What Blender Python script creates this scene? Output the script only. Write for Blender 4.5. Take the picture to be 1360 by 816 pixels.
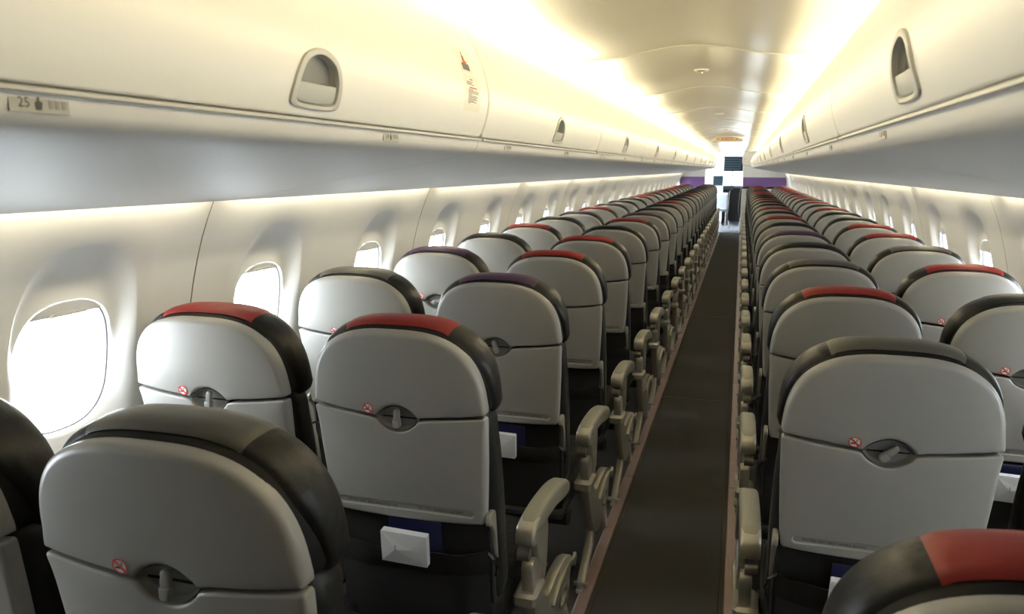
import bpy, math, random
from mathutils import Vector, Matrix
from mathutils.geometry import delaunay_2d_cdt
S = bpy.context.scene
for o in list(bpy.data.objects): bpy.data.objects.remove(o)
random.seed(4)
C = bpy.context.collection

# ------------------------------------------------------------ camera, world, exposure
cd = bpy.data.cameras.new('camera'); cam = bpy.data.objects.new('camera', cd); C.objects.link(cam)
cd.sensor_fit = 'HORIZONTAL'; cd.sensor_width = 36.0; cd.lens = 36.0*1050.0/1360.0
cd.clip_start = 0.02; cd.clip_end = 200
yaw, pitch, roll = 0.2786, 0.1742, 0.0057
fw = Vector((-math.sin(yaw)*math.cos(pitch), math.cos(yaw)*math.cos(pitch), -math.sin(pitch)))
r0 = Vector((math.cos(yaw), math.sin(yaw), 0)); u0 = r0.cross(fw)
rr = r0*math.cos(roll)+u0*math.sin(roll); uu = -r0*math.sin(roll)+u0*math.cos(roll)
M = Matrix((rr, uu, -fw)).transposed().to_4x4(); M.translation = Vector((0.2140, 0.0, 1.5205))
cam.matrix_world = M
cd.dof.use_dof = True; cd.dof.focus_distance = 2.4; cd.dof.aperture_fstop = 9.0
S.camera = cam

w = bpy.data.worlds.new('overcast_sky'); S.world = w; w.use_nodes = True
bg = w.node_tree.nodes['Background']; bg.inputs[0].default_value = (0.88, 0.945, 1.0, 1); bg.inputs[1].default_value = 21.0
S.view_settings.view_transform = 'Standard'; S.view_settings.look = 'None'
S.view_settings.gamma = 1.0; S.view_settings.use_curve_mapping = False
S.view_settings.exposure = 0.0
COVE = 72.0      # ceiling wash tubes
SIDE = 25.0       # sidewall wash tubes
WARM = (1.0, 0.86, 0.54)

# ------------------------------------------------------------ materials
def mat(name, col, rough=0.5, metal=0.0, spec=0.5, bump=0.0, bscale=200.0, var=0.0, vscale=20.0, coat=0.0, bdist=0.002):
    m = bpy.data.materials.new(name); m.use_nodes = True
    nt = m.node_tree; b = nt.nodes['Principled BSDF']
    b.inputs['Base Color'].default_value = (*col, 1); b.inputs['Roughness'].default_value = rough
    b.inputs['Metallic'].default_value = metal; b.inputs['Specular IOR Level'].default_value = spec
    b.inputs['Coat Weight'].default_value = coat
    tc = nt.nodes.new('ShaderNodeTexCoord')
    if var > 0:
        n = nt.nodes.new('ShaderNodeTexNoise'); n.inputs['Scale'].default_value = vscale; n.inputs['Detail'].default_value = 4
        mx = nt.nodes.new('ShaderNodeMix'); mx.data_type = 'RGBA'
        mx.inputs['A'].default_value = (*[c*(1-var) for c in col], 1); mx.inputs['B'].default_value = (*[min(1, c*(1+var)) for c in col], 1)
        nt.links.new(tc.outputs['Object'], n.inputs['Vector']); nt.links.new(n.outputs['Fac'], mx.inputs['Factor'])
        nt.links.new(mx.outputs['Result'], b.inputs['Base Color'])
    if bump > 0:
        n = nt.nodes.new('ShaderNodeTexNoise'); n.inputs['Scale'].default_value = bscale; n.inputs['Detail'].default_value = 3
        bp = nt.nodes.new('ShaderNodeBump'); bp.inputs['Strength'].default_value = bump; bp.inputs['Distance'].default_value = bdist
        nt.links.new(tc.outputs['Object'], n.inputs['Vector']); nt.links.new(n.outputs['Fac'], bp.inputs['Height'])
        nt.links.new(bp.outputs['Normal'], b.inputs['Normal'])
    return m
def emis(name, col, strength):
    m = bpy.data.materials.new(name); m.use_nodes = True; nt = m.node_tree
    nt.nodes.remove(nt.nodes['Principled BSDF']); e = nt.nodes.new('ShaderNodeEmission')
    e.inputs[0].default_value = (*col, 1); e.inputs[1].default_value = strength
    nt.links.new(e.outputs[0], nt.nodes['Material Output'].inputs[0]); return m
SHELL = mat('grey_shell', (0.305, 0.302, 0.288), 0.36, bump=0.05, bscale=900, var=0.03, vscale=30)
RECESS_SHADED = mat('grey_recess', (0.20, 0.20, 0.192), 0.45)  # shell grey darkened: the latch dish's shade is put into its colour
LATCH = mat('latch_grey', (0.25, 0.248, 0.235), 0.32)
LEATHER = mat('black_leather', (0.014, 0.014, 0.014), 0.42, spec=0.25, bump=0.55, bscale=26, var=0.2, vscale=12, bdist=0.005)
PIPING = mat('black_piping', (0.008, 0.008, 0.009), 0.6, spec=0.2)
RED = mat('red_leather', (0.205, 0.018, 0.016), 0.45, spec=0.35, bump=0.2, bscale=60)
PURPLE = mat('purple_leather', (0.060, 0.030, 0.070), 0.45, spec=0.35, bump=0.2, bscale=60)
GREY = mat('charcoal_leather', (0.075, 0.073, 0.062), 0.40, bump=0.2, bscale=60)
FABRIC = mat('black_fabric', (0.010, 0.010, 0.011), 0.8, bump=0.3, bscale=400)
NET = mat('black_netting', (0.009, 0.009, 0.010), 0.75, bump=0.6, bscale=700)
PADM = mat('olive_armrest', (0.235, 0.222, 0.172), 0.40, bump=0.08, bscale=500)
ALLOY = mat('painted_alloy', (0.40, 0.38, 0.315), 0.33, metal=0.55)
HINGE = mat('hinge_grey', (0.20, 0.19, 0.165), 0.35, metal=0.5)
STEEL = mat('steel', (0.45, 0.44, 0.42), 0.28, metal=0.9)
WALL = mat('cabin_wall', (0.72, 0.715, 0.70), 0.55, bump=0.06, bscale=700)
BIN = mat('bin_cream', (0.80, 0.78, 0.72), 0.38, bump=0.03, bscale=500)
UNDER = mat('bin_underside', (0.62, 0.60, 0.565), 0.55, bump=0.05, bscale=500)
CEIL = mat('ceiling_satin', (0.84, 0.80, 0.69), 0.26, bump=0.02, bscale=30)
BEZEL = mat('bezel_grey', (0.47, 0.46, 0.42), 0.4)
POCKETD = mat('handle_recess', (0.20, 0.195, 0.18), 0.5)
PADDLE = mat('paddle_grey', (0.45, 0.45, 0.41), 0.4)
DARK = mat('dark_gap', (0.03, 0.028, 0.025), 0.8)
TAN = mat('tan_joint', (0.33, 0.27, 0.19), 0.6)
CARPET = mat('charcoal_carpet', (0.058, 0.0575, 0.055), 0.95, spec=0.1, bump=0.9, bscale=900, var=0.35, vscale=420)
SEAM = mat('carpet_seam', (0.15, 0.115, 0.07), 0.8)
CEDGE = mat('carpet_binding', (0.035, 0.028, 0.020), 0.9)
FLOORM = mat('floor_dark', (0.016, 0.016, 0.017), 0.7)
STRIP = mat('mauve_track_cover', (0.33, 0.235, 0.21), 0.33, metal=0.35, var=0.12, vscale=14)
VINYL = mat('vinyl_floor', (0.24, 0.27, 0.31), 0.3)
WHITE = mat('white_panel', (0.82, 0.82, 0.83), 0.45)
PURP = mat('purple_bulkhead', (0.19, 0.105, 0.33), 0.6)
PAPER = mat('white_paper', (0.70, 0.71, 0.75), 0.7, bump=0.25, bscale=120)
NAVY = mat('navy_card', (0.014, 0.017, 0.065), 0.35)
RINGR = mat('sign_red', (0.62, 0.035, 0.035), 0.5)
SIGNR = mat('exit_red', (0.30, 0.015, 0.02), 0.5)
INK = mat('black_ink', (0.02, 0.02, 0.02), 0.6)
FAINT = mat('faint_ink', (0.24, 0.235, 0.215), 0.6)
PLACARD = mat('placard_grey', (0.33, 0.32, 0.29), 0.45)
SHADE = mat('window_shade', (0.56, 0.56, 0.56), 0.5)
GASKET = mat('window_gasket', (0.12, 0.12, 0.13), 0.5)
TEAL = mat('cockpit_teal', (0.42, 0.56, 0.66), 0.5)
TEALD = mat('cockpit_dark', (0.12, 0.19, 0.24), 0.45)
SCREEN = mat('dark_screen', (0.03, 0.05, 0.06), 0.12)
GREYC = mat('trolley_grey', (0.42, 0.47, 0.55), 0.4)
SIGNC = mat('exit_sign_cream', (0.34, 0.31, 0.21), 0.5)
COVEM = emis('cove_tube', WARM, COVE)
SIDEM = emis('sidewall_tube', (1.0, 0.89, 0.62), SIDE)
GLASS = bpy.data.materials.new('window_glass'); GLASS.use_nodes = True
_n = GLASS.node_tree; _n.nodes.remove(_n.nodes['Principled BSDF'])
_t = _n.nodes.new('ShaderNodeBsdfTransparent'); _t.inputs[0].default_value = (0.95, 0.97, 0.97, 1)
_g = _n.nodes.new('ShaderNodeBsdfGlossy'); _g.inputs['Roughness'].default_value = 0.03
_f = _n.nodes.new('ShaderNodeFresnel'); _f.inputs[0].default_value = 1.3
_x = _n.nodes.new('ShaderNodeMixShader')
_n.links.new(_f.outputs[0], _x.inputs[0]); _n.links.new(_t.outputs[0], _x.inputs[1]); _n.links.new(_g.outputs[0], _x.inputs[2])
_n.links.new(_x.outputs[0], _n.nodes['Material Output'].inputs[0])

# ------------------------------------------------------------ mesh helpers
def mk(name, verts, faces, mats, mi=None, smooth=True, angle=38):
    me = bpy.data.meshes.new(name)
    me.from_pydata([tuple(v) for v in verts], [], faces)
    if not isinstance(mats, (list, tuple)): mats = [mats]
    for m in mats: me.materials.append(m)
    if mi: me.polygons.foreach_set('material_index', mi)
    if smooth:
        me.polygons.foreach_set('use_smooth', [True]*len(me.polygons))
        me.set_sharp_from_angle(angle=math.radians(angle))
    me.update(); return me
def fixn(me):
    import bmesh
    b = bmesh.new(); b.from_mesh(me); bmesh.ops.remove_doubles(b, verts=b.verts, dist=1e-5)
    bmesh.ops.recalc_face_normals(b, faces=b.faces); b.to_mesh(me); b.free(); return me
def put(name, me, parent=None, loc=(0, 0, 0), rot=(0, 0, 0), label=None):
    o = bpy.data.objects.new(name, me); C.objects.link(o); o.location = loc; o.rotation_euler = rot
    if parent is not None: o.parent = parent
    if label: o['label'] = label
    return o
def thing(name, label, cat, loc=(0, 0, 0), group=None, me=None):
    o = bpy.data.objects.new(name, me); C.objects.link(o); o.location = loc
    o['label'] = label; o['category'] = cat
    if group: o['group'] = group
    return o
def struct(name, me=None, loc=(0, 0, 0)):
    o = bpy.data.objects.new(name, me); C.objects.link(o); o.location = loc; o['kind'] = 'structure'; return o
class MB:
    def __init__(s): s.v = []; s.f = []; s.m = []
    def add(s, v, f, m=0):
        k = len(s.v); s.v += [tuple(p) for p in v]; s.f += [tuple(i+k for i in q) for q in f]; s.m += [m]*len(f); return s
    def box(s, x0, x1, y0, y1, z0, z1, b=0.0, m=0):
        if b <= 0:
            v = [(x, y, z) for x in (x0, x1) for y in (y0, y1) for z in (z0, z1)]
            return s.add(v, [(0, 1, 3, 2), (4, 6, 7, 5), (0, 4, 5, 1), (2, 3, 7, 6), (0, 2, 6, 4), (1, 5, 7, 3)], m)
        def ring(dx, z): 
            a0, a1, c0, c1 = x0+dx, x1-dx, y0+dx, y1-dx; e = b if dx == 0 else b*0.4
            return [(a0+e, c0, z), (a1-e, c0, z), (a1, c0+e, z), (a1, c1-e, z), (a1-e, c1, z), (a0+e, c1, z), (a0, c1-e, z), (a0, c0+e, z)]
        R = [ring(b, z0), ring(0, z0+b), ring(0, z1-b), ring(b, z1)]
        v = [p for r_ in R for p in r_]; f = [tuple(range(7, -1, -1)), tuple(range(24, 32))]
        for k in range(3):
            for i in range(8): j = (i+1) % 8; f.append((k*8+i, k*8+j, k*8+8+j, k*8+8+i))
        return s.add(v, f, m)
    def tube(s, pts, r, n=10, m=0, cap=True):
        pts = [Vector(p) for p in pts]; rs = r if isinstance(r, (list, tuple)) else [r]*len(pts)
        v = []; f = []
        for i, p in enumerate(pts):
            t = (pts[min(i+1, len(pts)-1)]-pts[max(i-1, 0)]).normalized()
            a = t.cross(Vector((0, 0, 1))) if abs(t.z) < 0.95 else t.cross(Vector((0, 1, 0)))
            a.normalize(); b_ = t.cross(a)
            for k in range(n):
                q = 2*math.pi*k/n; v.append(p+a*(math.cos(q)*rs[i])+b_*(math.sin(q)*rs[i]))
        for i in range(len(pts)-1):
            for k in range(n): f.append((i*n+k, i*n+(k+1) % n, (i+1)*n+(k+1) % n, (i+1)*n+k))
        if cap: f.append(tuple(range(n))); f.append(tuple((len(pts)-1)*n+k for k in range(n-1, -1, -1)))
        return s.add(v, f, m)
    def mesh(s, name, mats, smooth=True, angle=38, fix=True):
        me = mk(name, s.v, s.f, mats, s.m, False)
        if fix: fixn(me)
        if smooth:
            me.polygons.foreach_set('use_smooth', [True]*len(me.polygons)); me.set_sharp_from_angle(angle=math.radians(angle))
        return me
def inset(P, d):
    n = len(P); out = []; dl = d if isinstance(d, list) else [d]*n
    for i in range(n):
        a, b, c = P[i-1], P[i], P[(i+1) % n]
        e1 = Vector((b[0]-a[0], b[1]-a[1])); e2 = Vector((c[0]-b[0], c[1]-b[1]))
        if e1.length < 1e-9 or e2.length < 1e-9: out.append(b); continue
        e1.normalize(); e2.normalize()
        n1 = Vector((-e1.y, e1.x)); n2 = Vector((-e2.y, e2.x)); k = n1+n2
        den = max(0.35, 1+n1.dot(n2)); k = k/den
        out.append((b[0]+k.x*dl[i], b[1]+k.y*dl[i]))
    return out
def area(P): return 0.5*sum(P[i-1][0]*P[i][1]-P[i][0]*P[i-1][1] for i in range(len(P)))
def ccw(P): return P if area(P) > 0 else P[::-1]
def inside(P, x, y):
    c = False; j = len(P)-1
    for i in range(len(P)):
        (xi, yi), (xj, yj) = P[i], P[j]
        if (yi > y) != (yj > y) and x < (xj-xi)*(y-yi)/(yj-yi)+xi: c = not c
        j = i
    return c
def near(P, x, y, d):
    return any((p[0]-x)**2+(p[1]-y)**2 < d*d for p in P)
def tri(outer, holes=(), gx=0.0, gy=0.0):
    """2D triangulation of outer minus holes, with a grid of inner points."""
    V = []; E = []
    for L in [outer]+list(holes):
        k = len(V); V += [Vector(p) for p in L]; n = len(L); E += [(k+i, k+(i+1) % n) for i in range(n)]
    if gx > 0:
        xs = [p[0] for p in outer]; ys = [p[1] for p in outer]
        d = min(gx, gy)*0.45
        i = 0; x = min(xs)+gx*0.5
        while x < max(xs):
            y = min(ys)+gy*0.5
            while y < max(ys):
                if inside(outer, x, y) and not near(outer, x, y, d) and not any(inside(h, x, y) or near(h, x, y, d) for h in holes): V.append(Vector((x, y)))
                y += gy
            x += gx
    r = delaunay_2d_cdt(V, E, [], 0, 1e-7)
    v2, f2 = r[0], r[2]; F = []
    for f in f2:
        cx = sum(v2[i].x for i in f)/3; cy = sum(v2[i].y for i in f)/3
        if inside(outer, cx, cy) and not any(inside(h, cx, cy) for h in holes): F.append(tuple(f))
    return [(p.x, p.y) for p in v2], F
def strip_loops(L):
    """faces between consecutive equal-length closed loops; L: list of lists of 3D points"""
    v = [p for l in L for p in l]; n = len(L[0]); f = []
    for k in range(len(L)-1):
        for i in range(n): j = (i+1) % n; f.append((k*n+i, k*n+j, (k+1)*n+j, (k+1)*n+i))
    return v, f
def plate(outer, mapf, bev, back, gx=0.05, gy=0.05, holes=(), hdepth=0.0, hbev=0.0015):
    """one sided rounded plate. mapf(u,v,d) -> 3D, d = depth behind the face; bev rounded edge; sides run to depth back.
    holes are shallow recesses hdepth deep with a floor."""
    mb = MB(); outer = ccw(outer)
    loops = []; B = [bev(u, v) if callable(bev) else bev for u, v in outer]
    for a in (0, 1, 2, 3, 4):
        t = math.pi/2*a/4; loops.append([mapf(u, v, b*(1-math.sin(t))) for (u, v), b in zip(inset(outer, [b*(1-math.cos(t)) for b in B]), B)])
    loops.insert(0, [mapf(u, v, back) for u, v in outer])
    mb.add(*strip_loops(loops))
    hs = [ccw(h) for h in holes]
    v, f = tri(inset(outer, B), hs, gx, gy); mb.add([mapf(a, b, 0) for a, b in v], f)
    for h in hs:
        h2 = inset(h, hbev)
        mb.add(*strip_loops([[mapf(a, b, 0) for a, b in h], [mapf(a, b, hdepth) for a, b in h2]]))
        v, f = tri(h2); mb.add([mapf(a, b, hdepth) for a, b in v], f)
    return mb
def slab(outer, w, bev, mapf, holes=(), n=3, m=0, mb=None):
    """solid slab: 2D outline, half thickness w, rounded edges; mapf(u,v,t) -> 3D; holes run through"""
    mb = mb or MB(); outer = ccw(outer); loops = []
    for sgn in (-1, 1):
        rng = range(n+1) if sgn < 0 else range(n, -1, -1)
        for a in rng:
            t = math.pi/2*a/n
            loops.append([mapf(u, v, sgn*(w-bev*(1-math.sin(t)) if False else w-bev+bev*math.cos(t))) for u, v in inset(outer, bev*(1-math.sin(t)))])
    mb.add(*strip_loops(loops), m=m)
    hs = [ccw(h) for h in holes]
    v, f = tri(inset(outer, bev), hs)
    mb.add([mapf(a, b, -w) for a, b in v], f, m); mb.add([mapf(a, b, w) for a, b in v], f, m)
    for h in hs: mb.add(*strip_loops([[mapf(a, b, -w) for a, b in h], [mapf(a, b, w) for a, b in h]]), m=m)
    return mb
def spline(P, n=6, closed=True):
    out = []; N = len(P); rng = range(N) if closed else range(N-1)
    g = (lambda i: P[i % N]) if closed else (lambda i: P[max(0, min(N-1, i))])
    for i in rng:
        p0, p1, p2, p3 = g(i-1), g(i), g(i+1), g(i+2)
        for k in range(n):
            t = k/n
            out.append(tuple(0.5*(2*b+(c-a)*t+(2*a-5*b+4*c-d)*t*t+(3*b-a-3*c+d)*t**3) for a, b, c, d in zip(p0, p1, p2, p3)))
    if not closed: out.append(tuple(P[-1]))
    return out
def sweep_y(prof, ys, mats, name, closed=False, angle=38):
    v = [(x, y, z) for y in ys for x, z in prof]; n = len(prof); f = []
    for k in range(len(ys)-1):
        for i in range(n if closed else n-1): j = (i+1) % n; f.append((k*n+i, k*n+j, (k+1)*n+j, (k+1)*n+i))
    return mk(name, v, f, mats, None, True, angle)
def shell_y(prof, y0, y1, t, m, name):
    # closed thin sheet: profile thickened by t away from the cabin
    def off(i):
        a, b = prof[max(0, i-1)], prof[min(len(prof)-1, i+1)]; T = Vector((b[0]-a[0], b[1]-a[1])).normalized(); return (prof[i][0]-T.y*t, prof[i][1]+T.x*t)
    loop = list(prof)+[off(i) for i in range(len(prof)-1, -1, -1)]; n = len(loop); h = len(prof)
    v = [(x, y, z) for y in (y0, y1) for x, z in loop]; f = [(i, (i+1) % n, n+(i+1) % n, n+i) for i in range(n)]
    for b in (0, n): f += [(b+i, b+i+1, b+n-2-i, b+n-1-i) for i in range(h-1)]
    me = mk(name, v, f, m, None, False); fixn(me); me.polygons.foreach_set('use_smooth', [True]*len(me.polygons)); me.set_sharp_from_angle(angle=0.7); return me
def text_mesh(body, size, material, align='CENTER'):
    cu = bpy.data.curves.new('text', 'FONT'); cu.body = body; cu.size = size; cu.align_x = align; cu.align_y = 'CENTER'; cu.resolution_u = 2
    ob = bpy.data.objects.new('text', cu); C.objects.link(ob)
    me = bpy.data.meshes.new_from_object(ob.evaluated_get(bpy.context.evaluated_depsgraph_get()))
    bpy.data.objects.remove(ob); bpy.data.curves.remove(cu); me.materials.clear(); me.materials.append(material); return me
def ell(cx, cy, a, b, n=24): return [(cx+a*math.cos(2*math.pi*i/n), cy+b*math.sin(2*math.pi*i/n)) for i in range(n)]
def lerp_tab(T, z):
    if z <= T[0][0]: return T[0][1]
    for (a, b), (c, d) in zip(T, T[1:]):
        if z <= c: return b+(d-b)*(z-a)/(c-a)
    return T[-1][1]
ORD = ['first', 'second', 'third', 'fourth', 'fifth', 'sixth', 'seventh', 'eighth', 'ninth', 'tenth', 'eleventh', 'twelfth', 'thirteenth',
       'fourteenth', 'fifteenth', 'sixteenth', 'seventeenth', 'eighteenth', 'nineteenth', 'twentieth', 'twenty-first', 'twenty-second',
       'twenty-third', 'twenty-fourth', 'twenty-fifth', 'twenty-sixth']

# ============================================================ SETTING
PIT = 0.787
Y0, Y1 = -0.15, 20.3            # cabin ends
# ---- floor
fl = MB().box(-1.36, 1.36, Y0-0.4, 20.0, -0.06, -0.012)
floor = struct('floor', fl.mesh('floor', FLOORM))
cuts = [Y0, 2.1, 5.26, 8.40, 11.77, 15.1, 18.4, 20.0]
for a, b in zip(cuts, cuts[1:]):
    me = MB().box(-0.212, 0.212, a+0.004, b-0.004, -0.012, 0.0, 0.003).mesh('carpet_panel', CARPET); put('carpet_panel', me, floor)
    me = MB().box(-0.212, 0.212, b-0.004, b+0.004, -0.012, 0.0008).mesh('carpet_seam', SEAM) if b < 19 else None
    if me: put('carpet_seam', me, floor)
for s in (-1, 1):
    put('carpet_binding', MB().box(s*0.2225-0.0105, s*0.2225+0.0105, Y0, 19.9, -0.012, 0.001, 0.002).mesh('carpet_binding', CEDGE), floor)
    c0 = 0.262 if s < 0 else 0.247
    c0 = 0.252
    y = -0.20
    tm = MB().box(-0.022, 0.022, 0.0025, 1.9775, -0.012, 0.006, 0.004).mesh('track_cover', STRIP)
    while y < 18.2:
        put('track_cover', tm, floor, (s*c0, y, 0)); y += 1.98
    put('floor_edge', MB().box(s*0.30-0.028, s*0.30+0.028, Y0, 19.8, -0.012, -0.004).mesh('floor_edge', mat('floor_edge', (0.045, 0.043, 0.04), 0.5)), floor)
put('vinyl_floor', MB().box(-1.36, 1.36, 20.0, 25.2, -0.06, 0.0).mesh('vinyl_floor', VINYL), floor)

# ---- side walls: panels with two scooped windows each
XW = [(0, 1.26), (0.5, 1.325), (0.75, 1.33), (0.9, 1.325), (1.0, 1.316), (1.1, 1.302), (1.2, 1.280), (1.3, 1.251), (1.37, 1.223), (1.44, 1.190), (1.60, 1.10)]
WA, WB, WZ, WN = 0.150, 0.166, 1.038, 2.7
def xw(z): return lerp_tab(XW, z)
def r_e(p): return 1/((abs(math.cos(p))/WA)**WN+(abs(math.sin(p))/WB)**WN)**(1/WN)
Z0, Z1, HW = 0.0, 1.60, 0.405
def r_b(p, hw):
    c, s_ = math.cos(p), math.sin(p); r = 1e9
    if abs(c) > 1e-9: r = min(r, hw/abs(c))
    if s_ > 1e-9: r = min(r, (Z1-WZ)/s_)
    if s_ < -1e-9: r = min(r, (WZ-Z0)/-s_)
    return r
angs = [2*math.pi*i/72 for i in range(72)]
for cu_, cv in ((HW, Z1-WZ), (-HW, Z1-WZ), (-HW, Z0-WZ), (HW, Z0-WZ)):
    a = math.atan2(cv, cu_) % (2*math.pi)
    k = min(range(len(angs)), key=lambda i: abs(angs[i]-a)); angs[k] = a
RHO = [1.0, 1.03, 1.07, 1.12, 1.18, 1.25, 1.32, 1.39, 1.46, 1.53, 1.60, 1.68]
TS = [0.0, 0.06, 0.14, 0.24, 0.34, 0.44, 0.54, 0.64, 0.73, 0.81, 0.88, 0.94, 1.0]
SD = 0.038
def depth(t, p=0.0):
    # gentle flanks, a fuller hollow above the window
    q = max(0.0, min(1.0, (t-0.15)/0.85)); q = q*q*(3-2*q); w_ = max(0.0, math.sin(p))
    return SD*((1-w_)*(1-t)**1.9+w_*(1-q))+0.016*w_*math.sin(math.pi*t)
REVEAL = 0.011
SA, SB, SZ, SN = 0.196, 0.322, 1.020, 3.0        # scoop around the window
def r_s(p):
    c, q = math.cos(p), math.sin(p); lo, hi = 0.0, 1.0
    f = lambda r: (abs(r*c)/SA)**SN+(abs(WZ+r*q-SZ)/SB)**SN-1
    for _ in range(40):
        m = (lo+hi)/2
        if f(m) > 0: hi = m
        else: lo = m
    return lo
def wall_cell(mb, uc, hl, hr):
    L = []
    N = len(angs)
    ring = []
    for p in angs:
        r = r_e(p); ring.append((uc+r*math.cos(p)*0.97, WZ+r*math.sin(p)*0.97, None))
    def P(u, v, d): return (-(xw(v)+d), u, v)
    xin = [P(u, v, SD+REVEAL) for u, v, _ in ring]
    L.append(xin)
    for t in TS: L.append([P(uc+(r_e(p)+(r_s(p)-r_e(p))*t)*math.cos(p), WZ+(r_e(p)+(r_s(p)-r_e(p))*t)*math.sin(p), depth(t, p)) for p in angs])
    for t in (0.25, 0.6, 1.0):
        row = []
        for p in angs:
            r = r_s(p); q = r+(r_b(p, HW)-r)*t
            u = q*math.cos(p)
            u = max(-hl, min(hr, u)); row.append(P(uc+u, WZ+q*math.sin(p), 0))
        L.append(row)
    v, f = strip_loops(L); mb.add(v, f)
G = 0.0025
mb = MB(); wall_cell(mb, HW, HW-G, HW); wall_cell(mb, 3*HW, HW, HW-G)
zs = sorted({Z0, Z1} | {round(WZ+r_b(p, HW)*math.sin(p), 6) for p in angs if math.cos(p) > 0 and abs(r_b(p, HW)*math.cos(p)-HW) < 1e-6})
for u in (G, 4*HW-G):      # turned edges at the joints
    mb.add([(-(xw(z)+d), u, z) for z in zs for d in (0, 0.022)], [(2*i, 2*i+1, 2*i+3, 2*i+2) for i in range(len(zs)-1)], 1)
PANEL = mb.mesh('wall_panel', [WALL, TAN], angle=50)
JOINT = sweep_y([(-(xw(z)+0.0125), z) for z in [0, 0.5, 0.75, 0.9, 1.0, 1.1, 1.2, 1.3, 1.37, 1.44, 1.6]], [-0.09, 0.09], TAN, 'panel_joint')
# window pieces (left hand; the right hand is turned by 180 degrees about z)
XI = SD
ring_ = [(r_e(p)*math.cos(p), WZ+r_e(p)*math.sin(p)) for p in angs]
def wp(u, v, d): return (-(xw(v)+d), u, v)
def scale_(k): return [(u*k, WZ+(v-WZ)*k) for u, v in ring_]
gm = MB(); gm.add(*strip_loops([[wp(u, v, XI+REVEAL-0.002) for u, v in scale_(0.978)], [wp(u, v, XI+REVEAL-0.003) for u, v in scale_(0.972)], [wp(u, v, XI+REVEAL-0.001) for u, v in scale_(0.960)], [wp(u, v, XI+REVEAL+0.010) for u, v in scale_(0.958)]]))
sl = MB(); sl.add(*strip_loops([[wp(u, v, XI+REVEAL+0.010) for u, v in scale_(0.958)], [wp(u, v, XI+REVEAL+0.060) for u, v in scale_(0.972)]]))
SLEEVE = sl.mesh('window_sleeve', WALL)
FRAME = gm.mesh('window_frame', GASKET)
gv, gf = tri(scale_(0.96)); PANE = mk('pane', [wp(u, v, XI+REVEAL+0.008) for u, v in gv], gf, GLASS, None, False)
def shade_mesh(zb):
    top = [(u, v) for u, v in scale_(0.975) if v > zb]; top.sort(key=lambda q: math.atan2(q[1]-WZ, q[0]))
    sm = slab(top, 0.002, 0.0012, lambda a, b, t: wp(a, b, XI+REVEAL-0.008+t))
    hw_ = 0.055
    sm = slab([(-hw_, zb+0.007), (hw_, zb+0.007), (hw_*0.85, zb+0.016), (-hw_*0.85, zb+0.016)], 0.004, 0.0015, lambda a, b, t: wp(a, b, XI+REVEAL-0.013+t), mb=sm)
    return sm.mesh('window_shade', SHADE)
SHADES = [shade_mesh(1.160), shade_mesh(1.17), shade_mesh(1.14), shade_mesh(0.885)]
PY = {-1: 1.905, 1: 3.72}
wn = 0
for s, side in ((-1, 'left'), (1, 'right')):
    wl = struct('wall_'+side)
    k0 = int(math.floor((PY[s]-Y0)/1.62)); y = PY[s]-1.62*k0-1.62
    while y < 20.2:
        o = put('wall_panel', PANEL, wl, (0, y, 0)) if s < 0 else put('wall_panel', PANEL, wl, (0, y+1.62, 0), (0, 0, math.pi))
        put('panel_joint', JOINT, wl, (0, y, 0)) if s < 0 else put('panel_joint', JOINT, wl, (0, y, 0), (0, 0, math.pi))
        for q in (HW, 3*HW):
            if y+q > 19.9 or y+q < -0.6: 
                pass
            wn += 1
            wo = struct('window_%d' % wn, None, (0, y+q, 0)); wo.rotation_euler = (0, 0, 0 if s < 0 else math.pi)
            put('window_frame', FRAME, wo); put('window_sleeve', SLEEVE, wo); put('pane', PANE, wo)
            put('window_shade', SHADES[3 if y+q < 0.35 else 0 if wn % 5 else 2 if s > 0 else 1], wo)  # unseen rearmost windows get a full shade, added to block daylight
        y += 1.62
    WEND = y
    # sheet that closes the shell above the panels and beyond the last one
struct('wall_back', MB().box(-1.4, 1.4, Y0-0.4, Y0-0.35, -0.06, 2.2).mesh('wall_back', mat('rear_wall', (0.16, 0.15, 0.14), 0.6)))

# ---- ceiling
ceiling = struct('ceiling')
cp = [(x, 1.938+0.0225*(1+math.cos(math.pi*min(1, abs(x)/0.37)))) for x in [-0.425+0.85*i/24 for i in range(25)]]
def ceil_panel(L):
    mb = MB(); pr = [(-0.432, 1.965), (-0.431, 1.937)]+cp+[(0.431, 1.937), (0.432, 1.965)]
    ys = [(0.003, 0.014), (0.003, 0.002), (0.006, -0.0015), (0.012, -0.002), (0.03, 0.0), (L*0.5, 0), (L-0.02, 0.0), (L-0.006, 0.001), (L-0.003, 0.004), (L-0.003, 0.014)]
    n = len(pr); v = [(x, y, z+dz) for y, dz in ys for x, z in pr]
    f = [(k*n+i, k*n+i+1, (k+1)*n+i+1, (k+1)*n+i) for k in range(len(ys)-1) for i in range(n-1)]
    mb.add(v, f); return mb.mesh('ceiling_panel', CEIL, angle=40)
CPL = ceil_panel(1.56); y = 3.18-1.56*2
while y < 20.2: put('ceiling_panel', CPL, ceiling, (0, y, 0)); y += 1.56
CEND = y
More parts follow.
